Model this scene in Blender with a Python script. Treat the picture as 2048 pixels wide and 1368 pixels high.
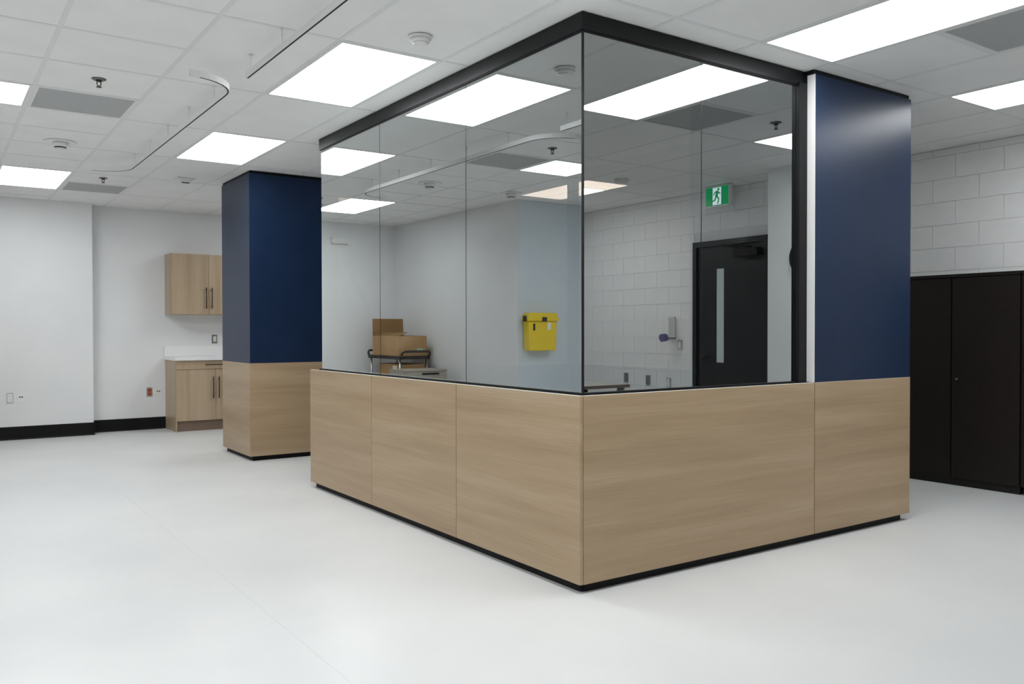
import bpy, bmesh, math, random
from mathutils import Vector, Matrix
random.seed(7)
for o in list(bpy.data.objects): bpy.data.objects.remove(o, do_unlink=True)
scene = bpy.context.scene
COL = scene.collection

# ---------------------------------------------------------------- camera, world, exposure
# x runs along the right-hand face of the glazed station, y along its left-hand face,
# origin = near corner of the station on the floor, metres
CAM = Vector((-2.534, -3.102, 1.253))
YAW, PITCH, ROLL, FPX = 0.9661, -0.01351513, -0.00148957, 1695.8
fw = Vector((math.cos(YAW)*math.cos(PITCH), math.sin(YAW)*math.cos(PITCH), math.sin(PITCH)))
rt = fw.cross(Vector((0, 0, 1))).normalized()
up = rt.cross(fw)
cr, sr = math.cos(ROLL), math.sin(ROLL)
rt, up = rt*cr + up*sr, up*cr - rt*sr
cam_data = bpy.data.cameras.new('camera')
cam = bpy.data.objects.new('camera', cam_data); COL.objects.link(cam)
m = Matrix((rt, up, -fw)).transposed().to_4x4(); m.translation = CAM
cam.matrix_world = m
cam_data.sensor_width = 36.0
cam_data.lens = FPX/2048*36.0
cam_data.clip_start = 0.05
scene.camera = cam

w = bpy.data.worlds.new('world'); scene.world = w; w.use_nodes = True
w.node_tree.nodes['Background'].inputs[0].default_value = (0.9, 0.95, 1, 1)
w.node_tree.nodes['Background'].inputs[1].default_value = 0.02
scene.view_settings.view_transform = 'Standard'
scene.view_settings.look = 'None'
scene.view_settings.gamma = 1.0
scene.view_settings.use_curve_mapping = False
scene.view_settings.exposure = 0.0
scene.cycles.max_bounces = 8
scene.cycles.glossy_bounces = 5
scene.cycles.caustics_reflective = True
scene.cycles.caustics_refractive = False
LAMP = 10.4                                  # radiance of the ceiling light diffusers

# room limits
H = 2.789                                   # ceiling
XR, XL, XL2 = 4.60, -3.00, -4.70            # right wall, left wall, left wall of the wider near part
YB, YB2, YN, YSTEP = 8.20, 8.43, -5.40, 5.05
XSTEP = -0.875

# ---------------------------------------------------------------- helpers
def mat(name, rgb, rough=0.5, spec=0.5, metal=0.0, emit=None, estr=0.0):
    mt = bpy.data.materials.new(name); mt.use_nodes = True
    b = mt.node_tree.nodes['Principled BSDF']
    b.inputs['Base Color'].default_value = (*rgb, 1)
    b.inputs['Roughness'].default_value = rough
    b.inputs['Specular IOR Level'].default_value = spec
    b.inputs['Metallic'].default_value = metal
    if emit:
        b.inputs['Emission Color'].default_value = (*emit, 1)
        b.inputs['Emission Strength'].default_value = estr
    return mt

def noisy(name, c1, c2, scale=(1, 1, 1), nscale=5, detail=4, rough=0.5, spec=0.5, bump=0.0, lo=0.35, hi=0.65, bscale=None):
    mt = mat(name, c1, rough, spec)
    nt = mt.node_tree; N = nt.nodes; L = nt.links; b = N['Principled BSDF']
    tc = N.new('ShaderNodeTexCoord'); mp = N.new('ShaderNodeMapping'); mp.inputs['Scale'].default_value = scale
    L.new(tc.outputs['Object'], mp.inputs['Vector'])
    n = N.new('ShaderNodeTexNoise'); n.inputs['Scale'].default_value = nscale; n.inputs['Detail'].default_value = detail
    L.new(mp.outputs[0], n.inputs['Vector'])
    r = N.new('ShaderNodeValToRGB')
    r.color_ramp.elements[0].position = lo; r.color_ramp.elements[1].position = hi
    r.color_ramp.elements[0].color = (*c1, 1); r.color_ramp.elements[1].color = (*c2, 1)
    L.new(n.outputs['Fac'], r.inputs['Fac']); L.new(r.outputs['Color'], b.inputs['Base Color'])
    if bump:
        bn = N.new('ShaderNodeTexNoise'); bn.inputs['Scale'].default_value = bscale or nscale*6; bn.inputs['Detail'].default_value = 3
        L.new(tc.outputs['Object'], bn.inputs['Vector'])
        bp = N.new('ShaderNodeBump'); bp.inputs['Strength'].default_value = bump; bp.inputs['Distance'].default_value = 0.002
        L.new(bn.outputs['Fac'], bp.inputs['Height']); L.new(bp.outputs[0], b.inputs['Normal'])
    return mt

def wood(name, grain, c1, c2, c3, rough=0.36):
    """light laminate with long streaks along the grain axis"""
    mt = mat(name, c2, rough, 0.5)
    nt = mt.node_tree; N = nt.nodes; L = nt.links; b = N['Principled BSDF']
    tc = N.new('ShaderNodeTexCoord')
    sc = {'x': (0.55, 9, 9), 'y': (9, 0.55, 9), 'z': (9, 9, 0.55)}[grain]
    sf = {'x': (2.5, 120, 120), 'y': (120, 2.5, 120), 'z': (120, 120, 2.5)}[grain]
    m1 = N.new('ShaderNodeMapping'); m1.inputs['Scale'].default_value = sc
    m2 = N.new('ShaderNodeMapping'); m2.inputs['Scale'].default_value = sf
    oi = N.new('ShaderNodeObjectInfo'); ad = N.new('ShaderNodeVectorMath'); ad.operation = 'ADD'
    ml = N.new('ShaderNodeMath'); ml.operation = 'MULTIPLY'; ml.inputs[1].default_value = 37.0
    L.new(oi.outputs['Random'], ml.inputs[0]); L.new(tc.outputs['Object'], ad.inputs[0]); L.new(ml.outputs[0], ad.inputs[1])
    L.new(ad.outputs[0], m1.inputs['Vector']); L.new(ad.outputs[0], m2.inputs['Vector'])
    n1 = N.new('ShaderNodeTexNoise'); n1.inputs['Scale'].default_value = 1.0; n1.inputs['Detail'].default_value = 5; n1.inputs['Distortion'].default_value = 0.4
    n2 = N.new('ShaderNodeTexNoise'); n2.inputs['Scale'].default_value = 1.0; n2.inputs['Detail'].default_value = 3
    L.new(m1.outputs[0], n1.inputs['Vector']); L.new(m2.outputs[0], n2.inputs['Vector'])
    r1 = N.new('ShaderNodeValToRGB'); e = r1.color_ramp.elements
    e[0].position, e[0].color = 0.30, (*c1, 1); e[1].position, e[1].color = 0.70, (*c3, 1)
    k = e.new(0.5); k.color = (*c2, 1)
    L.new(n1.outputs['Fac'], r1.inputs['Fac'])
    mx = N.new('ShaderNodeMix'); mx.data_type = 'RGBA'; mx.blend_type = 'MULTIPLY'; mx.inputs[0].default_value = 0.35
    r2 = N.new('ShaderNodeValToRGB'); r2.color_ramp.elements[0].position = .3; r2.color_ramp.elements[1].position = .65
    r2.color_ramp.elements[0].color = (.72, .70, .68, 1); r2.color_ramp.elements[1].color = (1, 1, 1, 1)
    L.new(n2.outputs['Fac'], r2.inputs['Fac'])
    L.new(r1.outputs[0], mx.inputs[6]); L.new(r2.outputs[0], mx.inputs[7]); L.new(mx.outputs[2], b.inputs['Base Color'])
    return mt

def glass_mat(name, refl, tint, trans):
    """reflective security glazing: mirror part rises towards grazing angles, the rest passes, tinted"""
    mt = bpy.data.materials.new(name); mt.use_nodes = True
    nt = mt.node_tree; N = nt.nodes; L = nt.links
    N.remove(N['Principled BSDF']); out = N['Material Output']
    g = N.new('ShaderNodeBsdfGlossy'); g.inputs['Color'].default_value = (*tint, 1); g.inputs['Roughness'].default_value = 0.0
    t = N.new('ShaderNodeBsdfTransparent'); t.inputs['Color'].default_value = (*trans, 1)
    f = N.new('ShaderNodeFresnel'); f.inputs['IOR'].default_value = 1.6
    a = N.new('ShaderNodeMath'); a.operation = 'MULTIPLY_ADD'; a.inputs[1].default_value = 4.0; a.inputs[2].default_value = refl; a.use_clamp = True
    L.new(f.outputs[0], a.inputs[0])
    mx = N.new('ShaderNodeMixShader'); L.new(a.outputs[0], mx.inputs[0]); L.new(t.outputs[0], mx.inputs[1]); L.new(g.outputs[0], mx.inputs[2])
    tc = N.new('ShaderNodeTexCoord'); n = N.new('ShaderNodeTexNoise'); n.inputs['Scale'].default_value = 1.6; n.inputs['Detail'].default_value = 5; n.inputs['Distortion'].default_value = 1.5
    L.new(tc.outputs['Object'], n.inputs['Vector'])
    r = N.new('ShaderNodeMapRange'); r.inputs[1].default_value = .60; r.inputs[2].default_value = .80; r.inputs[3].default_value = 0; r.inputs[4].default_value = .07
    L.new(n.outputs['Fac'], r.inputs[0])
    d = N.new('ShaderNodeBsdfDiffuse'); d.inputs['Color'].default_value = (.8, .8, .8, 1)
    m2 = N.new('ShaderNodeMixShader'); L.new(r.outputs[0], m2.inputs[0]); L.new(mx.outputs[0], m2.inputs[1]); L.new(d.outputs[0], m2.inputs[2])
    L.new(m2.outputs[0], out.inputs['Surface'])
    return mt

def clear_mat(name, c):
    mt = bpy.data.materials.new(name); mt.use_nodes = True
    nt = mt.node_tree; N = nt.nodes; N.remove(N['Principled BSDF'])
    t = N.new('ShaderNodeBsdfTransparent'); t.inputs['Color'].default_value = (*c, 1)
    nt.links.new(t.outputs[0], N['Material Output'].inputs['Surface'])
    return mt

def bx(bm, a, b, mi=0):
    x0, y0, z0 = a; x1, y1, z1 = b
    if x0 > x1: x0, x1 = x1, x0
    if y0 > y1: y0, y1 = y1, y0
    if z0 > z1: z0, z1 = z1, z0
    v = [bm.verts.new(p) for p in ((x0,y0,z0),(x1,y0,z0),(x1,y1,z0),(x0,y1,z0),(x0,y0,z1),(x1,y0,z1),(x1,y1,z1),(x0,y1,z1))]
    fs = []
    for q in ((3,2,1,0),(4,5,6,7),(0,1,5,4),(1,2,6,5),(2,3,7,6),(3,0,4,7)):
        f = bm.faces.new([v[i] for i in q]); f.material_index = mi; fs.append(f)
    return fs

def quad(bm, pts, mi=0):
    f = bm.faces.new([bm.verts.new(p) for p in pts]); f.material_index = mi; return f

def prism(bm, poly, axis, lo, hi, mi=0):
    """poly of 2D points extruded along axis x/y/z; 2D axes are the other two in order"""
    def P(p, d):
        return {'x': (d, p[0], p[1]), 'y': (p[0], d, p[1]), 'z': (p[0], p[1], d)}[axis]
    A = [bm.verts.new(P(p, lo)) for p in poly]; B = [bm.verts.new(P(p, hi)) for p in poly]
    n = len(poly); fs = [bm.faces.new(A), bm.faces.new(B[::-1])]
    for i in range(n):
        fs.append(bm.faces.new((A[i], B[i], B[(i+1) % n], A[(i+1) % n])))
    for f in fs: f.material_index = mi
    bmesh.ops.recalc_face_normals(bm, faces=fs)
    return fs

def cyl(bm, c0, c1, r0, r1=None, seg=20, mi=0):
    r1 = r0 if r1 is None else r1
    c0, c1 = Vector(c0), Vector(c1); d = (c1-c0).normalized()
    s = d.orthogonal().normalized(); t = d.cross(s)
    A = []; B = []
    for i in range(seg):
        a = 2*math.pi*i/seg; q = s*math.cos(a) + t*math.sin(a)
        A.append(bm.verts.new(c0+q*r0)); B.append(bm.verts.new(c1+q*r1))
    fs = [bm.faces.new(A[::-1]), bm.faces.new(B)]
    for i in range(seg):
        f = bm.faces.new((A[i], A[(i+1) % seg], B[(i+1) % seg], B[i])); f.smooth = True; fs.append(f)
    for f in fs: f.material_index = mi
    bmesh.ops.recalc_face_normals(bm, faces=fs)
    return fs

def tube(bm, pts, r, seg=10):
    pts = [Vector(p) for p in pts]; rings = []
    prev = None
    for i, p in enumerate(pts):
        d = (pts[min(i+1, len(pts)-1)] - pts[max(i-1, 0)]).normalized()
        s = d.orthogonal().normalized() if prev is None else (prev - d*prev.dot(d)).normalized()
        prev = s; t = d.cross(s)
        rings.append([bm.verts.new(p + (s*math.cos(2*math.pi*k/seg) + t*math.sin(2*math.pi*k/seg))*r) for k in range(seg)])
    fs = []
    for a, b in zip(rings, rings[1:]):
        for k in range(seg):
            f = bm.faces.new((a[k], a[(k+1) % seg], b[(k+1) % seg], b[k])); f.smooth = True; fs.append(f)
    fs.append(bm.faces.new(rings[0][::-1])); fs.append(bm.faces.new(rings[-1]))
    bmesh.ops.recalc_face_normals(bm, faces=fs)

def bar(bm, pts, wd, z0, z1):
    """flat strip of rectangular section along 2D points"""
    L = []; R = []
    pts = [Vector((p[0], p[1])) for p in pts]
    for i, p in enumerate(pts):
        d = (pts[min(i+1, len(pts)-1)] - pts[max(i-1, 0)]).normalized(); n = Vector((-d.y, d.x))*wd/2
        L.append(p+n); R.append(p-n)
    fs = []
    V = [[bm.verts.new((q.x, q.y, z)) for q, z in ((l, z0), (r, z0), (r, z1), (l, z1))] for l, r in zip(L, R)]
    for a, b in zip(V, V[1:]):
        for k in range(4):
            fs.append(bm.faces.new((a[k], a[(k+1) % 4], b[(k+1) % 4], b[k])))
    fs.append(bm.faces.new(V[0][::-1])); fs.append(bm.faces.new(V[-1]))
    bmesh.ops.recalc_face_normals(bm, faces=fs)

def bev(bm, w_=0.003, seg=2):
    es = [e for e in bm.edges if len(e.link_faces) == 2 and e.calc_face_angle(0) > 0.6]
    bmesh.ops.bevel(bm, geom=es, offset=w_, segments=seg, profile=0.5, affect='EDGES', clamp_overlap=True)

def obj(name, bm, m_, parent=None):
    me = bpy.data.meshes.new(name); bm.to_mesh(me); bm.free()
    for k in (m_ if isinstance(m_, (list, tuple)) else [m_]): me.materials.append(k)
    o = bpy.data.objects.new(name, me); COL.objects.link(o)
    if parent:
        o.parent = parent; o.matrix_parent_inverse = Matrix.Translation(-parent.location) if parent.type == 'EMPTY' else Matrix.Identity(4)
    return o

def box(name, a, b, m_, parent=None, bevel=0.0):
    bm = bmesh.new(); bx(bm, a, b)
    if bevel: bev(bm, bevel)
    return obj(name, bm, m_, parent)

def thing(name, label, cat, loc=(0, 0, 0), group=None):
    o = bpy.data.objects.new(name, None); COL.objects.link(o); o.location = loc; o.empty_display_size = 0.1
    o['label'] = label; o['category'] = cat
    if group: o['group'] = group
    return o

def tag(o, label, cat, group=None):
    o['label'] = label; o['category'] = cat
    if group: o['group'] = group
    return o

def struct(o, label=None):
    o['kind'] = 'structure'
    if label: o['label'] = label
    return o

def inst(src, loc, parent=None, name=None):
    """copy of a piece that shares its mesh"""
    c = bpy.data.objects.new(name or src.name.split('.')[0], src.data); COL.objects.link(c); c.location = loc
    c.parent = parent
    return c

def copy_tree(src, loc, label=None, group=None):
    c = src.copy(); COL.objects.link(c); c.location = loc
    if label: c['label'] = label
    if group: c['group'] = group
    for ch in list(src.children):
        k = ch.copy(); COL.objects.link(k); k.parent = c; k.matrix_parent_inverse = ch.matrix_parent_inverse
        for g in list(ch.children):
            q = g.copy(); COL.objects.link(q); q.parent = k; q.matrix_parent_inverse = g.matrix_parent_inverse
    return c

# ---------------------------------------------------------------- materials
M = {}
M['floor'] = noisy('floor_vinyl', (.665, .67, .67), (.71, .715, .71), nscale=1.1, rough=.38, spec=.35, bump=.03, bscale=250)
M['wall'] = noisy('wall_paint', (.80, .81, .815), (.83, .835, .84), nscale=2.0, rough=.62, spec=.3, bump=.06, bscale=180)
M['shadewall'] = noisy('shaded_return_wall', (.60, .66, .71), (.63, .69, .73), nscale=2.0, rough=.62, spec=.3)  # bluer, dimmer shading of the return wall put into its colour
M['block'] = noisy('painted_block', (.84, .84, .835), (.87, .87, .865), nscale=9.0, rough=.6, spec=.3, bump=.2, bscale=140)
M['mortar'] = mat('painted_mortar', (.74, .74, .735), .75, .2)
M['tile'] = noisy('ceiling_tile_fibre', (.85, .85, .84), (.88, .88, .87), nscale=3, rough=.9, spec=.1, bump=.25, bscale=260)
M['tbar'] = mat('ceiling_grid_white', (.78, .785, .78), .5, .3)
M['plenum'] = mat('plenum_dark', (.05, .05, .05), .9, .1)
M['woodx'] = wood('laminate_grain_x', 'x', (.355, .248, .146), (.410, .293, .177), (.455, .338, .220))
M['woody'] = wood('laminate_grain_y', 'y', (.355, .248, .146), (.410, .293, .177), (.455, .338, .220))
M['woodz'] = wood('cabinet_laminate', 'z', (.42, .31, .20), (.47, .36, .24), (.52, .40, .28))
M['edge'] = mat('lit_edge_colour', (.80, .76, .68), .45, .4)  # edge band paled to carry the highlight along the lit panel tops
M['black'] = mat('black_rubber', (.006, .006, .007), .55, .18)
M['frame'] = mat('black_anodised', (.007, .007, .008), .40, .24)
M['sill'] = mat('grey_sill_aluminium', (.30, .31, .32), .35, .5, metal=.6)
M['blue'] = noisy('navy_satin_paint', (.009, .022, .056), (.011, .025, .062), nscale=4, rough=.32, spec=.22)
M['white'] = mat('white_paint', (.78, .78, .77), .5, .4)
M['track'] = mat('track_white', (.76, .76, .755), .6, .2)
M['plastic'] = mat('white_plastic', (.82, .82, .80), .35, .5)
M['grey'] = mat('grey_plastic', (.22, .22, .22), .45, .4)
M['steel'] = mat('brushed_steel', (.55, .55, .55), .3, .5, metal=1)
M['gun'] = mat('dark_chrome', (.20, .20, .20), .3, .5, metal=.9)
M['dark'] = mat('dark_slot', (.015, .013, .012), .6, .3)
M['red'] = mat('red_outlet_plastic', (.42, .06, .025), .4, .5)
M['bronze'] = mat('dark_bronze_handle', (.035, .024, .018), .35, .5, metal=.5)
M['kick'] = mat('brown_toe_kick', (.24, .17, .13), .5, .4)
M['counter'] = mat('white_solid_surface', (.88, .88, .88), .3, .5)
M['cabinet'] = noisy('dark_brown_steel', (.0095, .0065, .0055), (.012, .008, .0068), nscale=30, rough=.45, spec=.3)
M['lamp'] = mat('light_diffuser', (.9, .9, .9), .5, .2, emit=(.965, .99, 1.0), estr=LAMP)
M['grille'] = noisy('perforated_grille', (.40, .41, .41), (.47, .48, .48), nscale=180, detail=1, rough=.6, spec=.3)
M['card'] = noisy('cardboard', (.44, .26, .11), (.50, .31, .14), nscale=4, rough=.75, spec=.2)
M['carddark'] = noisy('cardboard_inside', (.40, .23, .10), (.45, .27, .12), nscale=4, rough=.8, spec=.2)
M['paper'] = mat('white_paper_label', (.8, .8, .8), .6, .3)
M['green_label'] = mat('pale_green_label', (.35, .70, .52), .6, .3)
M['yellow'] = mat('yellow_plastic', (.82, .60, .0), .35, .5)
M['navy'] = mat('dark_blue_plastic', (.03, .04, .22), .35, .5)
M['door'] = noisy('charcoal_door_paint', (.014, .0155, .016), (.017, .0185, .019), nscale=3, rough=.45, spec=.4)
M['sign_green'] = mat('exit_sign_green', (.0, .25, .08), .4, .4, emit=(.0, .42, .13), estr=.55)
M['sign_white'] = mat('exit_sign_white', (.85, .9, .9), .4, .4, emit=(.8, .9, 1), estr=.9)
M['desk'] = noisy('grey_oak_laminate', (.60, .57, .52), (.66, .63, .57), scale=(1, 8, 8), nscale=3, rough=.45, spec=.4)
M['deskedge'] = mat('taupe_desk_edge', (.16, .13, .11), .5, .4)
M['beige'] = mat('beige_drawer_front', (.40, .36, .30), .5, .4)
M['glassR'] = glass_mat('reflective_glass', .22, (.88, .92, .92), (.185, .138, .118))
M['glassC'] = clear_mat('glass_back_face', (.90, .93, .92))
M['glassE'] = mat('glass_edge_green', (.32, .42, .39), .15, .6)
M['lite'] = mat('door_lite_frosted', (.62, .70, .70), .25, .5)

# ---------------------------------------------------------------- the room shell
bm = bmesh.new(); bx(bm, (XL2-.2, YN-.2, -.12), (XR+.2, YB2+.2, 0))
floor = struct(obj('floor', bm, M['floor']), 'pale grey vinyl floor')
M['seam'] = mat('vinyl_weld_seam', (.63, .635, .635), .4, .35)
for xs in (-3.13, -1.30):
    box('weld_seam', (xs-.001, YN, 0), (xs+.001, YB, .0004), M['seam'], floor)

wall_right = struct(box('wall_right', (XR+.004, YN, 0), (XR+.2, YB2+.2, H+.03), M['mortar']), 'painted concrete block wall')
bm = bmesh.new(); bx(bm, (XSTEP, YB2, 0), (XR+.2, YB2+.2, H+.03)); 
struct(obj('wall_back', bm, M['wall']), 'pale grey back wall of the cupboard recess')
bm = bmesh.new(); bx(bm, (XL-.2, YB, 0), (XSTEP, YB2+.2, H+.03)); bev(bm, .004)
struct(obj('wall_back_projection', bm, M['wall']), 'pale grey back wall standing forward of the recess')
bm = bmesh.new(); bx(bm, (XL2-.2, YSTEP, 0), (XL, YB, H+.03)); bev(bm, .004)
struct(obj('wall_left', bm, M['wall']), 'pale grey side wall seen mirrored in the glass')
box('shaded_return', (XL2, YSTEP-.004, 0), (XL-.006, YSTEP-.001, H), M['shadewall'], bpy.data.objects['wall_left'])  # thin sheet carrying the painted shading of the return face
struct(box('wall_left_near', (XL2-.2, YN, 0), (XL2, YSTEP, H+.03), M['wall']))
struct(box('wall_near', (XL2-.2, YN-.2, 0), (XR+.2, YN, H+.03), M['wall']))

def baseboard(n, a, b, d):
    """black cove base with rounded top: a-b on the wall line, d = room-side normal"""
    bm = bmesh.new(); t = .010
    x0, x1 = sorted((a[0], b[0])); y0, y1 = sorted((a[1], b[1]))
    if d[0]:
        X = a[0]; prism(bm, [(X, 0), (X+d[0]*t*1.8, 0), (X+d[0]*t, .02), (X+d[0]*t, .145), (X, .152)], 'y', y0, y1)
    else:
        Y = a[1]; prism(bm, [(Y, 0), (Y+d[1]*t*1.8, 0), (Y+d[1]*t, .02), (Y+d[1]*t, .145), (Y, .152)], 'x', x0, x1)
    struct(obj(n, bm, M['black']))
baseboard('baseboard_back_left', (XL, YB), (XSTEP+.012, YB), (0, -1))
baseboard('baseboard_back_recess', (XSTEP, YB2), (0.0, YB2), (0, -1))
baseboard('baseboard_recess_return', (XSTEP, YB), (XSTEP, YB2), (1, 0))
baseboard('baseboard_left', (XL, YSTEP), (XL, YB), (1, 0))

# painted block wall: each block is a piece of its own
DOOR_Y = (-3.43, -2.40)
bw, bh = .39, .195
block_src = {}
def block(y0, y1, z0, z1):
    key = (round(y1-y0, 3), round(z1-z0, 3))
    if key not in block_src:
        bm = bmesh.new(); bx(bm, (-.0025, -(y1-y0)/2+.0015, .0015), (.02, (y1-y0)/2-.0015, z1-z0-.0015)); bev(bm, .002, 1)
        o = obj('block', bm, M['block'], wall_right); block_src[key] = o
    else:
        o = inst(block_src[key], (0, 0, 0), wall_right, 'block')
    o.location = (XR, (y0+y1)/2, z0)
YS, YE = -5.39, -5.39 + bw*17
for r in range(15):
    z0, z1 = r*bh, min((r+1)*bh, H)
    if z1-z0 < .02: break
    cut = [YS + (k + (.5 if r % 2 else 0))*bw for k in range(18)]
    cut = [c for c in [YS]+cut+[YE] if YS <= c <= YE]
    cut = sorted(set(round(c, 4) for c in cut))
    for a, b in zip(cut, cut[1:]):
        holes = [(-2.02, -1.10)] + ([DOOR_Y] if z0 < 2.22 else [])
        seg = [(a, b)]
        for h0, h1 in holes:
            seg = [q for p, e_ in seg for q in (((p, min(e_, h0)), (max(p, h1), e_)) if p < h1 and e_ > h0 else ((p, e_),)) if q[1]-q[0] > .02]
        for p, q in seg: block(p, q, z0, z1)
# pier beside the door
struct(box('wall_right_pier', (4.10, -2.02, 0), (XR+.02, -1.10, H+.02), M['wall'], bevel=.004), 'grey wall pier between door and storage cabinets')

# ---------------------------------------------------------------- ceiling: tiles in a white grid
ceiling = struct(box('ceiling', (XL2-.2, YN-.2, H+.035), (XR+.2, YB2+.2, H+.08), M['plenum']), 'suspended ceiling of white tiles')
PX, X0 = .622, -.719
PY, Y0 = 1.230, 1.120
KX = range(-6, 9)
KY = range(-6, 6)
HALF = {-2, -3}                             # columns laid with square tiles
XI = lambda k: X0 + PX*k
YI = lambda k: Y0 + PY*k
LIGHTS4 = [(0, 0), (0, 2), (-2, 4), (3, -2), (6, -2), (6, -5), (6, 2), (0, -2), (-3, -2), (-5, -2), (-5, 1), (3, 4)]
LIGHTS2 = [(-3, 1, 1)]                      # (column, row, half)
GRILLES = [(-2, 1, 1), (-1, 4, 1), (4, -2, 0), (4, -4, 0)]
occupied4 = set(LIGHTS4); occ2 = set(LIGHTS2) | set(GRILLES)
tile_mesh = {}
def tile(x0, x1, y0, y1):
    x0, x1 = max(x0, XL2), min(x1, XR); y0, y1 = max(y0, YN), min(y1, YB2)
    if x1-x0 < .02 or y1-y0 < .02: return
    key = (round(x1-x0, 3), round(y1-y0, 3))
    if key not in tile_mesh:
        bm = bmesh.new(); bx(bm, (-(x1-x0)/2+.002, -(y1-y0)/2+.002, 0), ((x1-x0)/2-.002, (y1-y0)/2-.002, .015))
        o = obj('ceiling_tile', bm, M['tile'], ceiling); tile_mesh[key] = o
        o.location = ((x0+x1)/2, (y0+y1)/2, H+.0025)
    else:
        inst(tile_mesh[key], ((x0+x1)/2, (y0+y1)/2, H+.0025), ceiling, 'ceiling_tile')
def gridbar(x0, x1, y0, y1):
    x0, x1 = max(x0, XL2), min(x1, XR); y0, y1 = max(y0, YN), min(y1, YB2)
    if x1 > x0 and y1 > y0:
        box('grid_bar', (x0, y0, H), (x1, y1, H+.0025), M['tbar'], ceiling)
TW = .012
for i in KX:
    for j in KY:
        a, b, c, d = XI(i), XI(i+1), YI(j), YI(j+1)
        if (i, j) in occupied4: continue
        half = i in HALF or any((i, j, h) in occ2 for h in (0, 1))
        if half:
            mid = (c+d)/2
            for h, (p, q) in enumerate(((c, mid), (mid, d))):
                if (i, j, h) not in occ2: tile(a, b, p, q)
            gridbar(a+TW, b-TW, mid-TW, mid+TW)
        else:
            tile(a, b, c, d)
    tile(XI(i), XI(i+1), YI(6), YB2)
for i in KX: gridbar(XI(i)-TW, XI(i)+TW, YN, YB2)
for j in list(KY)+[6]:
    for i in KX: gridbar(XI(i)+TW, XI(i+1)-TW, YI(j)-TW, YI(j)+TW)

# ---------------------------------------------------------------- ceiling lights
def ceiling_light(x0, x1, y0, y1, label, group=None):
    cx, cy = (x0+x1)/2, (y0+y1)/2
    t = thing('ceiling_light', label, 'ceiling light', (cx, cy, H), group)
    e = .026
    bm = bmesh.new()
    bx(bm, (x0+.003, y0+.003, H-.002), (x1-.003, y0+e, H+.02)); bx(bm, (x0+.003, y1-e, H-.002), (x1-.003, y1-.003, H+.02))
    bx(bm, (x0+.003, y0+e, H-.002), (x0+e, y1-e, H+.02)); bx(bm, (x1-e, y0+e, H-.002), (x1-.003, y1-e, H+.02))
    obj('trim_frame', bm, M['tbar'], t)
    box('diffuser', (x0+e, y0+e, H+.001), (x1-e, y1-e, H+.008), M['lamp'], t)
    return t
OUT = 'unseen recessed ceiling light panel added to brighten the room'  # unseen panels, added to balance brightness of floor, ceiling and panelling
LL = {(0, 0): 'large ceiling light panel left of the glass header, nearest the station',
      (0, 2): 'ceiling light panel above and left of the far navy column',
      (-2, 4): 'ceiling light panel nearest the back wall, low at the left edge',
      (3, -2): 'large ceiling light panel at the top right, above the right navy column',
      (6, -2): 'ceiling light panel at the right edge, above the dark storage cabinets',
      (6, -5): 'ceiling light panel seen only as a bright sliver mirrored beside the glass corner',
      (6, 2): 'ceiling light panel behind the station, seen pinkish through the glass'}
for (i, j) in LIGHTS4:
    lab = LL.get((i, j), OUT)
    ceiling_light(XI(i), XI(i+1), YI(j), YI(j+1), lab, 'recessed ceiling light panels')
for (i, j, h) in LIGHTS2:
    ceiling_light(XI(i), XI(i+1), YI(j)+h*PY/2, YI(j)+(h+1)*PY/2, 'square ceiling light panel at the left edge beside a grey air grille', 'recessed ceiling light panels')
def air_grille(i, j, h, label):
    x0, x1, y0, y1 = XI(i)+TW, XI(i+1)-TW, YI(j)+h*PY/2+TW, YI(j)+(h+1)*PY/2-TW
    t = thing('air_grille', label, 'air grille', ((x0+x1)/2, (y0+y1)/2, H), 'grey square ceiling air grilles')
    bm = bmesh.new(); e = .018
    bx(bm, (x0, y0, H-.001), (x1, y0+e, H+.012)); bx(bm, (x0, y1-e, H-.001), (x1, y1, H+.012))
    bx(bm, (x0, y0+e, H-.001), (x0+e, y1-e, H+.012)); bx(bm, (x1-e, y0+e, H-.001), (x1, y1-e, H+.012))
    obj('frame', bm, M['tbar'], t)
    box('perforated_face', (x0+e, y0+e, H+.004), (x1-e, y1-e, H+.010), M['grille'], t)
for g, lab in zip(GRILLES, ('grey square air grille beside the square light panel at upper left', 'grey square air grille beside the light panel nearest the back wall',
                            'grey square air grille at the upper right corner', 'grey square air grille seen mirrored in the right glass panes')):
    air_grille(*g, lab)

# ---------------------------------------------------------------- station counter (low panelled wall)
L_Y, R_X, RC_X = 3.417, 1.785, 2.799
ZB, ZT = .046, .942
st = thing('station_counter', 'wood panelled half-height counter wall of the glazed corner station', 'counter', (0, 0, 0))
bm = bmesh.new()
bx(bm, (.012, .012, .05), (.115, L_Y-.012, ZT-.014)); bx(bm, (.1151, .012, .05), (R_X, .115, ZT-.014))
bx(bm, (.1151, L_Y-.115, .05), (R_X-.005, L_Y-.012, ZT-.014))
obj('wall_core', bm, M['dark'], st)
def panel(axis, a, b, parent, top=True):
    g = .0022; t = .018
    if axis == 'y':
        p = box('panel', (0, a+g, ZB), (t, b-g, ZT), M['woody'], parent, .0008)
        if top: box('lit_edge_band', (0.0, a+g, ZT), (t, b-g, ZT+.0012), M['edge'], p)
    else:
        p = box('panel', (a+g, 0, ZB), (b-g, t, ZT), M['woodx'], parent, .0008)
        if top: box('lit_edge_band', (a+g, 0.0, ZT), (b-g, t, ZT+.0012), M['edge'], p)
    return p
for a, b in ((.0, 1.138), (1.138, 2.280), (2.280, L_Y)): panel('y', a, b, st)
panel('x', .018, R_X-.001, st)
box('panel', (.018, L_Y-.018, ZB), (R_X-.005, L_Y, ZT), M['woodx'], st, .0008)
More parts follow.
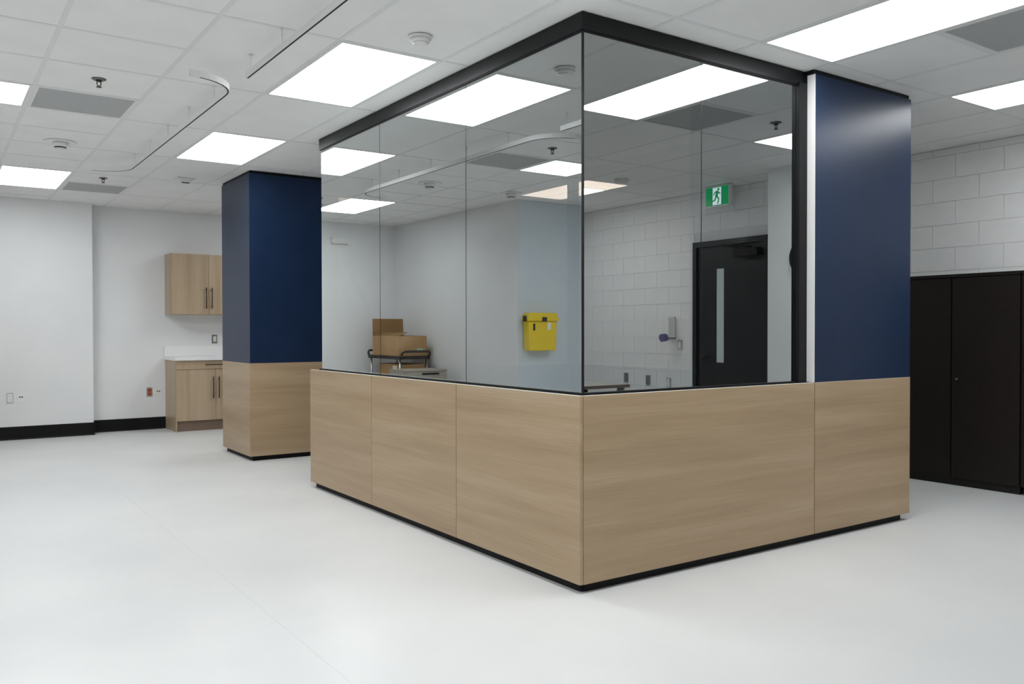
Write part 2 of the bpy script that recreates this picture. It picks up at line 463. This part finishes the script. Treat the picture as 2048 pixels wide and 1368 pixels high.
# skirting with a rounded corner
bm = bmesh.new(); d = .040; r_ = .022
arc = [(d+r_-r_*math.cos(a*math.pi/16), d+r_-r_*math.sin(a*math.pi/16)) for a in range(0, 9)]
bar(bm, [(d, L_Y-.035)] + arc + [(R_X-.001, d)], .010, 0, .052)
obj('skirting', bm, M['black'], st)
bm = bmesh.new()
bx(bm, (.030, .030, ZT-.013), (.113, L_Y-.03, ZT-.004)); bx(bm, (.1131, .030, ZT-.013), (R_X-.002, .113, ZT-.004))
obj('sill', bm, M['sill'], st)

# ---------------------------------------------------------------- glazed screen
G0, G1 = .085, .097
ZG, ZH = .942, 2.705
gs = thing('glass_screen', 'tall reflective frameless glass screen on the panelled counter with black header', 'glass screen', (0, 0, 0))
def pane(name, axis, a, b, off0, off1, parent, out=-1, zt=ZH+.01, mats=None):
    bm = bmesh.new()
    if axis == 'y': fs = bx(bm, (off0, a, ZG), (off1, b, zt))
    else: fs = bx(bm, (a, off0, ZG), (b, off1, zt))
    bm.normal_update()
    k = 0 if axis == 'y' else 1
    for f in fs:
        n = f.normal[k]
        f.material_index = 0 if n*out > .5 else (1 if n*out < -.5 else 2)
    return obj(name, bm, mats or [M['glassR'], M['glassC'], M['glassE']], parent)
REAR = [M['glassC'], M['glassC'], M['frame']]
g = .0025
cuts = [G0+.006, 1.163, 2.312, 3.375]
for a, b in zip(cuts, cuts[1:]): pane('glass_pane', 'y', a+g, b-g, G0, G1, gs)
cuts2 = [G0+.006, .910, 1.712]
for a, b in zip(cuts2, cuts2[1:]): pane('glass_pane', 'x', a+g, b-g, G0, G1, gs)
for y in cuts[1:3]: box('joint_seal', (G0-.0005, y-g, ZG), (G1, y+g, ZH), M['frame'], gs)
box('joint_seal', (.910-g, G0-.0005, ZG), (.910+g, G1, ZH), M['frame'], gs)
box('corner_seal', (G0-.001, G0-.001, ZG), (G0+.0085, G0+.0085, ZH), M['frame'], gs)
# header, a hollow black channel with a shallow lip
bm = bmesh.new(); e = .074
bx(bm, (e, e, ZH), (e+.034, 3.394, H-.001)); bx(bm, (e+.0341, e, ZH), (R_X-.001, e+.034, H-.001)); bev(bm, .0015, 1)
hd = obj('header', bm, M['frame'], gs)
bm = bmesh.new()
bx(bm, (e+.004, e+.004, ZH-.008), (e+.030, 3.388, ZH+.0)); bx(bm, (e+.0301, e+.004, ZH-.008), (1.71, e+.030, ZH))
obj('glazing_lip', bm, M['black'], hd)
bm = bmesh.new()
bx(bm, (e-.004, e-.004, ZT-.0035), (e+.036, 3.394, ZT+.008)); bx(bm, (e+.0361, e-.004, ZT-.0035), (R_X-.002, e+.036, ZT+.008))
obj('bottom_channel', bm, M['frame'], gs)
box('jamb', (1.712, .058, ZT-.003), (R_X-.001, .118, ZH+.01), M['frame'], gs, .0015)
# glazed end of the station
pane('end_pane', 'x', .13, 1.775, 3.350, 3.360, gs, +1, ZH, REAR)
box('end_post', (.112, 3.335, ZT-.002), (.13, 3.375, ZH), M['frame'], gs)
# rear partition of the station
rs = thing('rear_partition', 'rear half-height partition and glass of the station, dim behind the reflective panes', 'partition', (2.65, 2.2, 0))
bm = bmesh.new()
bx(bm, (1.79, L_Y-.115, 0), (2.70, L_Y-.012, ZT-.014)); bx(bm, (2.585, 1.02, 0), (2.70, L_Y-.1151, ZT-.014))
obj('half_wall', bm, M['dark'], rs)
pane('glass_pane', 'x', 1.80, 2.60, 3.350, 3.360, rs, +1, H, REAR)
pane('glass_pane', 'y', 1.03, 3.28, 2.640, 2.650, rs, +1, H, REAR)
box('corner_post', (2.60, 3.30, ZT-.014), (2.68, 3.38, H), M['frame'], rs)

# ---------------------------------------------------------------- columns
def column(x0, x1, y0, y1, label, wood_panels):
    t = thing('clad_column', label, 'column', (x0, y0, 0))
    box('cladding', (x0+.002, y0+.002, ZT), (x1-.002, y1-.002, 2.762), M['blue'], t, .002)
    box('top_reveal', (x0+.012, y0+.012, 2.762), (x1-.012, y1-.012, H), M['black'], t)
    if wood_panels:
        gg = .0015
        for ax, a, b, lo, hi in (('x', x0+gg, x1-gg, y0, y0+.018), ('x', x0+gg, x1-gg, y1-.018, y1)):
            p = box('panel', (a, lo, ZB), (b, hi, ZT), M['woodx'], t, .0008)
        for lo, hi in ((x0, x0+.018), (x1-.018, x1)):
            p = box('panel', (lo, y0+.018+gg, ZB), (hi, y1-.018-gg, ZT), M['woody'], t, .0008)
        box('core', (x0+.02, y0+.02, .05), (x1-.02, y1-.02, ZT), M['dark'], t)
        bm = bmesh.new(); bx(bm, (x0+.035, y0+.035, 0), (x1-.035, y1-.035, .052)); bev(bm, .01, 2)
        obj('skirting', bm, M['black'], t)
    return t
column(.014, .93, 5.0, 5.914, 'navy column with wood panelled base beside the wood cupboards', True)
cr_ = column(R_X, RC_X, 0.0, 1.0, 'navy column with wood panelled base joined to the right end of the glass screen', False)
panel('x', R_X, RC_X, cr_, True)
for nm, a, b in (('panel', (RC_X-.018, .0185, ZB), (RC_X, 1.0, ZT)),):
    box(nm, a, b, M['woody'], cr_, .0008)
box('core', (R_X+.002, .02, .05), (RC_X-.02, .99, ZT), M['dark'], cr_)
box('white_edge_strip', (R_X-.0005, .0035, ZT+.0025), (R_X+.002, .0575, 2.762), M['white'], cr_)
bm = bmesh.new(); bx(bm, (R_X, .035, 0), (RC_X-.05, .96, .052)); obj('skirting', bm, M['black'], cr_)
box('header_return', (R_X-.0005, .012, 2.764), (R_X+.01, .074, H), M['frame'], cr_)

# ---------------------------------------------------------------- kitchen-style cupboards in the recess
def pull(name, p0, p1, out, parent):
    """bar pull on two posts; out = outward vector"""
    bm = bmesh.new(); p0, p1, out = Vector(p0), Vector(p1), Vector(out)
    a, b = p0+out*.03, p1+out*.03
    d_ = (b-a).normalized()
    cyl(bm, a, b, .0065, seg=10)
    for q in (p0+d_*.03, p1-d_*.03): cyl(bm, q, q+out*.03, .005, seg=8)
    return obj(name, bm, M['bronze'], parent)
uc = thing('wall_cabinet', 'wood laminate wall cupboard with two doors above the white worktop', 'wall cabinet', (0, YB2, 1.465))
x0, x1 = 0.0, .93; yf = 8.10
box('body', (x0, yf+.022, 1.465), (x1, YB2-.001, 2.235), M['woodz'], uc, .001)
for a, b, hx in ((x0, .465, .43), (.465, x1, .50)):
    dr = box('door', (a+.0015, yf, 1.467), (b-.0015, yf+.019, 2.233), M['woodz'], uc, .0015)
    pull('handle', (hx, yf, 1.54), (hx, yf, 1.81), (0, -1, 0), dr)
lc = thing('base_cabinet', 'wood laminate base cupboard with drawer and two doors under the white worktop', 'base cabinet', (0, YB2, 0))
yf = 7.86
box('body', (x0, yf+.022, .13), (x1, YB2-.001, .885), M['woodz'], lc, .001)
box('toe_kick', (x0+.002, yf+.06, 0), (x1-.002, YB2-.012, .13), M['kick'], lc)
box('side_panel', (x0-.002, yf+.02, 0), (x0+.016, YB2-.012, .885), M['woodz'], lc, .001)
dw = box('drawer_front', (x0+.0015, yf, .775), (x1-.0015, yf+.019, .882), M['woodz'], lc, .0015)
pull('handle', (.345, yf, .83), (.585, yf, .83), (0, -1, 0), dw)
for a, b, hx in ((x0, .480, .445), (.480, x1, .515)):
    dr = box('door', (a+.0015, yf, .134), (b-.0015, yf+.019, .770), M['woodz'], lc, .0015)
    pull('handle', (hx, yf, .405), (hx, yf, .68), (0, -1, 0), dr)
ct = thing('worktop', 'white solid worktop with upstand on the wood base cupboard', 'worktop', (0, YB2, .885))
box('slab', (x0-.014, yf-.03, .886), (x1+.01, YB2-.001, .926), M['counter'], ct, .006)
box('upstand', (x0-.014, YB2-.022, .927), (x1+.01, YB2-.001, 1.060), M['counter'], ct, .002)

# ---------------------------------------------------------------- outlets and switches
def wall_plate(name, label, cat, c, n, kind):
    """c = centre on the wall, n = axis pointing into the room ('-y' or '-x')"""
    t = thing(name, label, cat, c)
    W, Hh, D = .070, .115, .006
    def b(nm, u0, v0, u1, v1, d0, d1, m_, par=t, bvl=0.0):
        if n == '-y': return box(nm, (c[0]+u0, c[1]-d1, c[2]+v0), (c[0]+u1, c[1]-d0, c[2]+v1), m_, par, bvl)
        return box(nm, (c[0]-d1, c[1]+u0, c[2]+v0), (c[0]-d0, c[1]+u1, c[2]+v1), m_, par, bvl)
    if kind == 'rocker':
        b('plate', -.035, -.0575, .035, .0575, 0, D, M['steel'], t, .002)
        b('rocker', -.018, -.036, .018, .036, D, D+.006, M['plastic'], t, .002)
    elif kind == 'outlet':
        b('plate', -.035, -.0575, .035, .0575, 0, D, M['steel'], t, .002)
        f = b('socket_face', -.025, -.044, .025, .044, D, D+.004, M['plastic'], t, .002)
        for s in (-.02, .02):
            for u in (-.007, .007): b('slot', u-.0015, s-.005, u+.0015, s+.005, D+.0035, D+.0045, M['dark'])
    elif kind == 'red':
        b('plate', -.035, -.0575, .035, .0575, 0, D, M['steel'], t, .002)
        for s in (-.022, .022): b('socket_face', -.022, s-.018, .022, s+.018, D, D+.006, M['red'], t, .003)
    elif kind == 'data':
        b('plate', -.036, -.06, .036, .06, 0, D, M['plastic'], t, .002)
        for u in (-.012, .012): b('port', u-.008, .005, u+.008, .018, D-.001, D+.001, M['dark'])
    elif kind == 'grey':
        b('plate', -.035, -.0575, .035, .0575, 0, D, M['grey'], t, .002)
        for s in (-.022, .022): b('socket_face', -.019, s-.016, .019, s+.016, D, D+.003, M['grey'], t, .002)
    return t
wall_plate('light_switch', 'steel plated rocker switch above the white worktop', 'switch', (.623, YB2, 1.146), '-y', 'rocker')
wall_plate('wall_outlet', 'steel framed white outlet low on the wall at the left edge', 'outlet', (-1.746, YB, .486), '-y', 'outlet')
wall_plate('data_outlet', 'white data outlet with two dark ports at the left edge', 'outlet', (-1.636, YB, .480), '-y', 'data')
wall_plate('wall_outlet', 'red wall outlet left of the wood base cupboard', 'outlet', (-.193, YB2, .475), '-y', 'red')
wall_plate('data_outlet', 'white data outlet between the red outlet and the base cupboard', 'outlet', (-.085, YB2, .471), '-y', 'data')

# ---------------------------------------------------------------- dark storage cabinets by the right wall
def storage(y0, y1, label):
    X = 4.26
    t = thing('storage_cabinet', label, 'storage cabinet', (X, (y0+y1)/2, 0), 'dark steel storage cabinets by the right wall')
    box('body', (X+.022, y0+.003, .06), (XR-.012, y1-.003, 1.672), M['cabinet'], t, .002)
    box('top_cap', (X-.004, y0+.001, 1.674), (XR-.012, y1-.001, 1.700), M['cabinet'], t, .003)
    box('plinth', (X+.03, y0+.01, 0), (XR-.02, y1-.01, .06), M['dark'], t)
    ym = (y0+y1)/2
    for a, b in ((y0+.004, ym-.006), (ym+.006, y1-.004)):
        dr = box('door', (X, a, .065), (X+.020, b, 1.668), M['cabinet'], t, .003)
    bm = bmesh.new(); cyl(bm, (X+.002, ym-.045, .86), (X-.006, ym-.045, .86), .009, seg=14); lk = obj('lock', bm, M['steel'], t)
storage(-.02, 1.03, 'dark brown steel storage cabinet half hidden behind the right navy column')
storage(-1.075, -.025, 'dark brown steel storage cabinet at the right edge of the frame')

# ---------------------------------------------------------------- ceiling devices
def sprinkler(x, y, label):
    t = thing('sprinkler_head', label, 'sprinkler', (x, y, H), 'sprinkler heads')
    bm = bmesh.new(); cyl(bm, (x, y, H), (x, y, H-.008), .042, .030, 24); obj('escutcheon', bm, M['gun'], t)
    bm = bmesh.new(); cyl(bm, (x, y, H-.006), (x, y, H-.016), .020, .014, 16)
    for s in (-1, 1): tube(bm, [(x+s*.010, y, H-.016), (x+s*.012, y, H-.030), (x, y, H-.046)], .003, 6)
    obj('frame', bm, M['bronze'], t)
    bm = bmesh.new(); cyl(bm, (x, y, H-.046), (x, y, H-.049), .016, .016, 16); obj('deflector', bm, M['bronze'], t)
sprinkler(-1.653, 2.60, 'sprinkler head beside the grey air grille at upper left')
sprinkler(-1.057, 6.25, 'sprinkler head near the back wall at left')
sprinkler(2.66, -.800, 'sprinkler head at the right edge under the top right corner')
def smoke(x, y, label, r=.062):
    t = thing('smoke_detector', label, 'smoke detector', (x, y, H))
    bm = bmesh.new(); cyl(bm, (x, y, H), (x, y, H-.014), r, r, 32); obj('base', bm, M['plastic'], t)
    bm = bmesh.new(); cyl(bm, (x, y, H-.0142), (x, y, H-.034), r*.92, r*.72, 32); cyl(bm, (x, y, H-.034), (x, y, H-.042), r*.70, r*.5, 32)
    obj('cap', bm, M['plastic'], t)
smoke(-.396, .829, 'round white smoke detector on the ceiling left of the glass header')
smoke(3.307, .17-3.384, 'small round white downlight mirrored in the right glass pane', .075)
def dome(x, y, r, label, name='ceiling_sensor'):
    t = thing(name, label, 'ceiling sensor', (x, y, H))
    bm = bmesh.new(); cyl(bm, (x, y, H), (x, y, H-.004), r, r*.97, 32); obj('base_plate', bm, M['white'], t)
    bm = bmesh.new(); cyl(bm, (x, y, H-.004), (x, y, H-.042), r*.5, r*.42, 24); obj('neck', bm, M['white'], t)
    bm = bmesh.new(); cyl(bm, (x, y, H-.0421), (x, y, H-.050), r*.36, r*.36, 24); obj('lens_ring', bm, M['dark'], t)
    bm = bmesh.new(); cyl(bm, (x, y, H-.0502), (x, y, H-.064), r*.34, r*.16, 24); obj('lens', bm, M['plastic'], t)
dome(-1.623, 4.66, .12, 'round white ceiling sensor with dark ring near the left edge')
dome(.17-2.863, 4.72, .12, 'dark ringed ceiling sensor mirrored in the glass above and left of the yellow bin')
t = thing('ceiling_detector', 'small white square ceiling device left of the far navy column', 'detector', (-.375, 5.82, H))
box('base', (-.46, 5.75, H-.012), (-.29, 5.90, H), M['white'], t, .003)
box('head', (-.43, 5.77, H-.045), (-.32, 5.88, H-.0121), M['plastic'], t, .010)
box('lens', (-.41, 5.766, H-.050), (-.34, 5.80, H-.0451), M['dark'], t, .001)

# ---------------------------------------------------------------- curtain tracks hung under the ceiling
def track(pts, label):
    t = thing('curtain_track', label, 'curtain track', (pts[0][0], pts[0][1], H), 'white hanging curtain tracks')
    bm = bmesh.new(); bar(bm, pts, .016, 2.674, 2.710); obj('rail', bm, M['track'], t)
    bm = bmesh.new(); bar(bm, pts[1:-1] if len(pts) > 4 else [(p[0], p[1]+(.01 if i == 0 else -.01)) for i, p in enumerate(pts)], .008, 2.6725, 2.6739); obj('slot', bm, M['dark'], t)
    return t
def hangers(t, ys, x=-1.034):
    for y in ys:
        bm = bmesh.new(); cyl(bm, (x, y, 2.710), (x, y, H), .0025, seg=8); cyl(bm, (x, y, H-.004), (x, y, H), .010, seg=12)
        obj('hanger', bm, M['track'], t)
xT, R_ = -1.034, .28
pts = [(xT-.30, 1.80), (xT-.26, 1.805)]
pts = []
for k in range(0, 9):
    a = math.pi/2*k/8
    pts.append((xT-R_+R_*math.sin(a), 2.06-R_+.03+R_*(1-math.cos(a))))
pts += [(xT, y) for y in (2.4, 3.2, 4.0, 4.7)]
for k in range(0, 9):
    a = math.pi/2*k/8
    pts.append((xT-R_+R_*math.cos(a), 4.90+R_*math.sin(a)))
pts += [(-1.36, 4.90+R_)]
tr = track(pts, 'white curtain track with curved ends hung below the left ceiling')
hangers(tr, (2.35, 2.97, 3.58, 4.20, 4.80))
tr = track([(xT, -2.2), (xT, -1.2), (xT, .2), (xT, 1.688)], 'straight white curtain track running off the top of the frame')
hangers(tr, (-2.0, -.11, 1.12, 1.62))

# ---------------------------------------------------------------- door, exit sign, dispenser, desk (mirrored in the right panes)
dr = thing('door_1', 'charcoal door with narrow glass strip mirrored in the right pane', 'door', (XR, -2.95, 0))
del dr['category']; dr['kind'] = 'structure'
y0, y1 = DOOR_Y
bm = bmesh.new(); X = XR-.02
bx(bm, (X-.012, y0, 0), (XR+.01, y0+.055, 2.235)); bx(bm, (X-.012, y1-.055, 0), (XR+.01, y1, 2.235)); bx(bm, (X-.012, y0+.055, 2.175), (XR+.01, y1-.055, 2.235))
obj('door_frame', bm, M['door'], dr)
lf = [(y0+.058, y1-.058, .01, 2.172)][0]
yl0, yl1 = .17-3.27, .17-3.165
bm = bmesh.new(); X0_ = XR-.008
bx(bm, (X0_, lf[0], lf[2]), (XR+.003, yl0, lf[3])); bx(bm, (X0_, yl1, lf[2]), (XR+.003, lf[1], lf[3]))
bx(bm, (X0_, yl0, lf[2]), (XR+.003, yl1, .90)); bx(bm, (X0_, yl0, 1.925), (XR+.003, yl1, lf[3]))
obj('door_leaf', bm, M['door'], dr)
box('glass_strip', (XR-.004, yl0, .90), (XR+.002, yl1, 1.925), M['lite'], dr)
bm = bmesh.new(); ly = .17-3.46
cyl(bm, (X0_, ly, .966), (X0_-.008, ly, .966), .028, seg=18); cyl(bm, (X0_-.008, ly, .966), (X0_-.05, ly, .966), .009, seg=10)
cyl(bm, (X0_-.05, ly-.005, .966), (X0_-.05, ly+.12, .966), .009, seg=10)
obj('lever_handle', bm, M['bronze'], dr)
cl = box('closer_body', (X0_-.075, .17-2.98, 2.035), (X0_, .17-2.66, 2.115), M['dark'], dr, .008)
bm = bmesh.new(); tube(bm, [(X0_-.05, .17-2.75, 2.125), (X0_-.12, .17-2.95, 2.150), (X0_-.03, .17-3.14, 2.175)], .011, 8)
obj('closer_arm', bm, M['dark'], cl)

ex = thing('exit_sign', 'green running man exit sign mirrored above the charcoal door', 'exit sign', (4.372, -2.9, H))
ey, ez, X = .17-3.066, 2.673, 4.372
hw, hh = .155, .097
box('housing', (X, ey-hw-.012, ez-hh-.012), (X+.05, ey+hw+.012, ez+hh+.012), M['plastic'], ex, .006)
box('canopy', (X+.005, ey-.10, ez+hh+.0121), (X+.045, ey+.10, H), M['plastic'], ex)
fc = box('green_face', (X-.003, ey-hw, ez-hh), (X-.0001, ey+hw, ez+hh), M['sign_green'], ex)
dp = box('white_doorway', (X-.0045, ey-.058, ez-hh+.006), (X-.0031, ey+.058, ez+hh-.006), M['sign_white'], ex)
bm = bmesh.new(); xs = X-.006
def strip(p, q, wd):
    p, q = Vector(p), Vector(q); d_ = (q-p).normalized(); n_ = Vector((-d_.y, d_.x))*wd/2
    prism(bm, [(ey+v.x, ez+v.y) for v in (p+n_, p-n_, q-n_, q+n_)], 'x', xs, xs+.0014)
# figure runs towards +y so that the mirror shows it running to the left
cyl(bm, (xs, ey+.022, ez+.070), (xs+.0014, ey+.022, ez+.070), .015, seg=14)
strip((.010, .055), (-.006, -.005), .034); strip((.006, .050), (.048, .022), .013); strip((.012, .052), (-.030, .040), .013); strip((-.030, .040), (-.044, .012), .012)
strip((-.004, .0), (.030, -.030), .017); strip((.030, -.030), (.012, -.082), .015); strip((-.008, .0), (-.030, -.045), .017); strip((-.030, -.045), (-.075, -.048), .014)
obj('running_figure', bm, M['sign_green'], dp)

sd = thing('soap_dispenser', 'white wall dispenser with dark blue push cap mirrored beside the door', 'dispenser', (XR, .17-3.94, 1.28))
dy = .17-3.94
bm = bmesh.new()
poly = [(-.055, -.12), (.055, -.12), (.055, .08), (.045, .115), (.0, .130), (-.045, .115), (-.055, .08)]
prism(bm, [(dy+a, 1.29+b) for a, b in poly], 'x', XR-.115, XR-.006); bev(bm, .012, 3); obj('body', bm, M['plastic'], sd)
bm = bmesh.new(); cyl(bm, (XR-.09, dy, 1.175), (XR-.175, dy, 1.165), .042, .046, 20); obj('push_cap', bm, M['navy'], sd)
box('back_plate', (XR-.006, dy-.05, 1.15), (XR-.005+.004, dy+.05, 1.41), M['grey'], sd)
XW = XR-.006
wall_plate('light_switch', 'light switch mirrored beside the white dispenser', 'switch', (XW, .17-3.815, 1.084), '-x', 'rocker')
wall_plate('wall_outlet', 'grey wall outlet mirrored just above the desk end', 'outlet', (XW, .17-4.728, .67), '-x', 'grey')
wall_plate('wall_outlet', 'dark grey wall outlet mirrored right of the desk', 'outlet', (XW, .17-4.339, .657), '-x', 'grey')
wall_plate('wall_outlet', 'steel framed wall outlet mirrored below the dispenser', 'outlet', (XW, .17-3.998, .643), '-x', 'outlet')

dk = thing('desk', 'oak topped desk edge mirrored at the foot of the right glass pane', 'desk', (2.4, -3.2, 0))
box('desktop', (1.70, -3.70, .715), (2.93, -2.68, .745), M['desk'], dk, .003)
box('front_edge', (1.70, -2.6795, .716), (2.93, -2.676, .744), M['deskedge'], dk)
box('cable_tray', (2.25, -3.05, .665), (2.60, -2.90, .7149), M['dark'], dk, .004)
for x_, y_ in ((1.76, -3.64), (2.87, -3.64), (1.76, -2.74), (2.87, -2.74)):
    box('leg', (x_-.025, y_-.025, 0), (x_+.025, y_+.025, .7149), M['grey'], dk, .003)
tag(box('desk_gadget', (2.50, -3.10, .745), (2.57, -3.03, .760), M['dark'], None, .003), 'small dark object lying on the mirrored desk top', 'gadget')

ck = thing('wall_clock', 'round black rimmed wall clock cut off by the glass jamb', 'clock', (4.10, .17-1.745, 1.92))
cy = .17-1.745
bm = bmesh.new(); cyl(bm, (4.10, cy, 1.92), (4.065, cy, 1.92), .175, .175, 40); obj('rim', bm, M['dark'], ck)
bm = bmesh.new(); cyl(bm, (4.0649, cy, 1.92), (4.063, cy, 1.92), .145, .145, 40); obj('dial', bm, M['paper'], ck)
bm = bmesh.new(); bx(bm, (4.060, cy-.004, 1.92), (4.0625, cy+.004, 2.00)); bx(bm, (4.060, cy, 1.916), (4.0625, cy+.09, 1.924)); obj('hands', bm, M['dark'], ck)

# ---------------------------------------------------------------- things by the left wall (mirrored in the left panes)
MX = lambda x: .17 - x
yb = thing('yellow_bin', 'yellow wall-mounted bin with lid and black latch mirrored in the left glass pane', 'bin', (MX(3.555), YSTEP, 1.2))
bxc = MX(3.457); yw = YSTEP-.004; F = yw-.12
bm = bmesh.new()
prism(bm, [(bxc-.210, 1.362), (bxc-.200, 1.03), (bxc-.185, 1.014), (bxc+.185, 1.014), (bxc+.200, 1.03), (bxc+.210, 1.362)], 'y', F, yw-.012); bev(bm, .010, 2)
obj('body', bm, M['yellow'], yb)
bm = bmesh.new()
prism(bm, [(bxc-.228, 1.3625), (bxc+.228, 1.3625), (bxc+.228, 1.405), (bxc+.212, 1.42), (bxc+.195, 1.461), (bxc-.195, 1.461), (bxc-.212, 1.42), (bxc-.228, 1.405)], 'y', F-.018, yw-.005); bev(bm, .008, 2)
obj('lid', bm, M['yellow'], yb)
box('latch', (bxc-.040, F-.030, 1.362), (bxc+.022, F-.0182, 1.41), M['dark'], yb, .003)
bm = bmesh.new()
prism(bm, [(bxc+.113, 1.262), (bxc+.118, 1.252), (bxc+.136, 1.252), (bxc+.141, 1.262), (bxc+.141, 1.325), (bxc+.136, 1.335), (bxc+.118, 1.335), (bxc+.113, 1.325)], 'y', F-.003, F-.0002)
obj('slot', bm, M['dark'], yb)
box('label', (bxc-.115, F-.002, 1.262), (bxc-.070, F-.0002, 1.345), M['paper'], yb)
box('hinge_clip', (bxc+.229, F+.01, 1.36), (bxc+.246, F+.06, 1.425), M['dark'], yb, .002)
box('wall_bracket', (bxc-.15, yw-.0115, 1.08), (bxc+.15, yw, 1.36), M['grey'], yb)

el = thing('emergency_light', 'small white wall unit high on the mirrored back wall', 'emergency light', (MX(2.29), YB, 2.52))
box('housing', (MX(2.42), YB-.06, 2.485), (MX(2.17), YB, 2.565), M['plastic'], el, .008)
box('lens', (MX(2.40), YB-.064, 2.49), (MX(2.19), YB-.0605, 2.52), M['white'], el, .001)

# service cart with boxes
cx0, cx1, cy0, cy1, cz = MX(3.08), MX(2.62), 6.98, 7.94, .870
sc = thing('service_cart', 'black and silver service cart mirrored in the left glass panes', 'cart', ((cx0+cx1)/2, 7.2, 0))
def tray(nm, z):
    bm = bmesh.new(); bx(bm, (cx0, cy0, z), (cx1, cy1, z+.012))
    for a, b in (((cx0, cy0), (cx1, cy0+.02)), ((cx0, cy1-.02), (cx1, cy1)), ((cx0, cy0+.02), (cx0+.02, cy1-.02)), ((cx1-.02, cy0+.02), (cx1, cy1-.02))):
        bx(bm, (a[0], a[1], z+.0121), (b[0], b[1], z+.045))
    bev(bm, .004, 1); obj(nm, bm, M['dark'], sc)
tray('top_tray', cz); tray('lower_tray', .32)
for x_ in (cx0+.03, cx1-.03):
    for y_ in (cy0+.04, cy1-.04):
        bm = bmesh.new(); cyl(bm, (x_, y_, .10), (x_, y_, cz), .014, seg=12); obj('leg', bm, M['steel'], sc)
        bm = bmesh.new(); cyl(bm, (x_-.012, y_, .055), (x_+.012, y_, .055), .055, seg=18); bx(bm, (x_-.016, y_-.015, .06), (x_+.016, y_+.015, .10)); obj('castor', bm, M['dark'], sc)
for ye, s in ((cy0, -1), (cy1, 1)):
    bm = bmesh.new(); z1 = cz+.02
    tube(bm, [(cx0+.02, ye, z1), (cx0+.02, ye+s*.04, z1+.06), (cx0+.05, ye+s*.07, z1+.085), (cx1-.05, ye+s*.07, z1+.085), (cx1-.02, ye+s*.04, z1+.06), (cx1-.02, ye, z1)], .016, 10)
    obj('push_handle', bm, M['dark'], sc)

def carton(label, x0, x1, y0, y1, z0, z1, flaps, extra=None):
    t = thing('cardboard_box', label, 'box', ((x0+x1)/2, (y0+y1)/2, z0), 'cardboard boxes on the cart')
    bm = bmesh.new(); w_ = .006
    bx(bm, (x0, y0, z0), (x1, y1, z0+w_)); bx(bm, (x0, y0, z0+w_), (x0+w_, y1, z1)); bx(bm, (x1-w_, y0, z0+w_), (x1, y1, z1))
    bx(bm, (x0+w_, y0, z0+w_), (x1-w_, y0+w_, z1)); bx(bm, (x0+w_, y1-w_, z0+w_), (x1-w_, y1, z1))
    obj('carton_body', bm, M['card'], t)
    for pts in flaps:
        bm = bmesh.new(); f = quad(bm, pts); r = bmesh.ops.solidify(bm, geom=[f], thickness=.005); obj('flap', bm, M['card'], t)
    return t
bz = cz+.0125
x0, x1, y0, y1, z0, z1 = cx0+.022, cx1-.018, 7.03, 7.83, bz, bz+.30
t = carton('open cardboard box with raised flap on top of the mirrored cart', x0, x1, y0, y1, z0, z1,
    [[(x0-.06, y1, z1), (x1, y1, z1), (x1, y1+.01, z1+.24), (x0-.06, y1+.01, z1+.24)],
     [(x1, y0+.01, z1), (x1, y1-.01, z1), (x1-.15, y1-.01, z1+.045), (x1-.16, y0+.01, z1+.05)],
     [(x0, y0+.01, z1), (x0, y1-.01, z1), (x0+.16, y1-.01, z1+.01), (x0+.17, y0+.01, z1+.005)]])
box('green_label', (x0+.06, y0-.002, z0+.10), (x0+.15, y0, z0+.13), M['green_label'], t)
x0, x1, y0, y1, z0, z1 = cx0+.03, cx1-.055, 7.06, 7.70, .3325, .80
t = carton('closed cardboard box with white label on the lower shelf of the mirrored cart', x0, x1, y0, y1, z0, z1,
    [[(x1, y0+.01, z1+.001), (x1, y1-.01, z1+.001), ((x0+x1)/2, y1-.01, z1+.002), ((x0+x1)/2, y0+.01, z1+.002)],
     [(x0, y0+.01, z1+.001), (x0, y1-.01, z1+.001), ((x0+x1)/2-.003, y1-.01, z1+.002), ((x0+x1)/2-.003, y0+.01, z1+.002)]])
box('paper_label', (x1, y0+.10, z1-.16), (x1+.002, y0+.22, z1-.02), M['paper'], t)

dp_ = thing('drawer_unit', 'low beige drawer unit with dark grip mirrored beside the cart', 'drawer unit', (MX(2.65), 6.5, 0))
x0, x1, y0, y1 = MX(2.98), MX(2.38), 6.35, 6.80
box('body', (x0, y0+.02, .03), (x1, y1, .735), M['beige'], dp_, .002)
box('top', (x0-.004, y0-.002, .7355), (x1+.004, y1, .757), M['beige'], dp_, .002)
for k, (a, b) in enumerate(((.49, .73), (.26, .485), (.035, .255))):
    q = box('drawer_front', (x0+.003, y0, a), (x1-.003, y0+.019, b), M['beige'], dp_, .002)
    box('grip', (x0+.12, y0-.012, b-.035), (x0+.36, y0-.0001, b-.015), M['dark'], q)
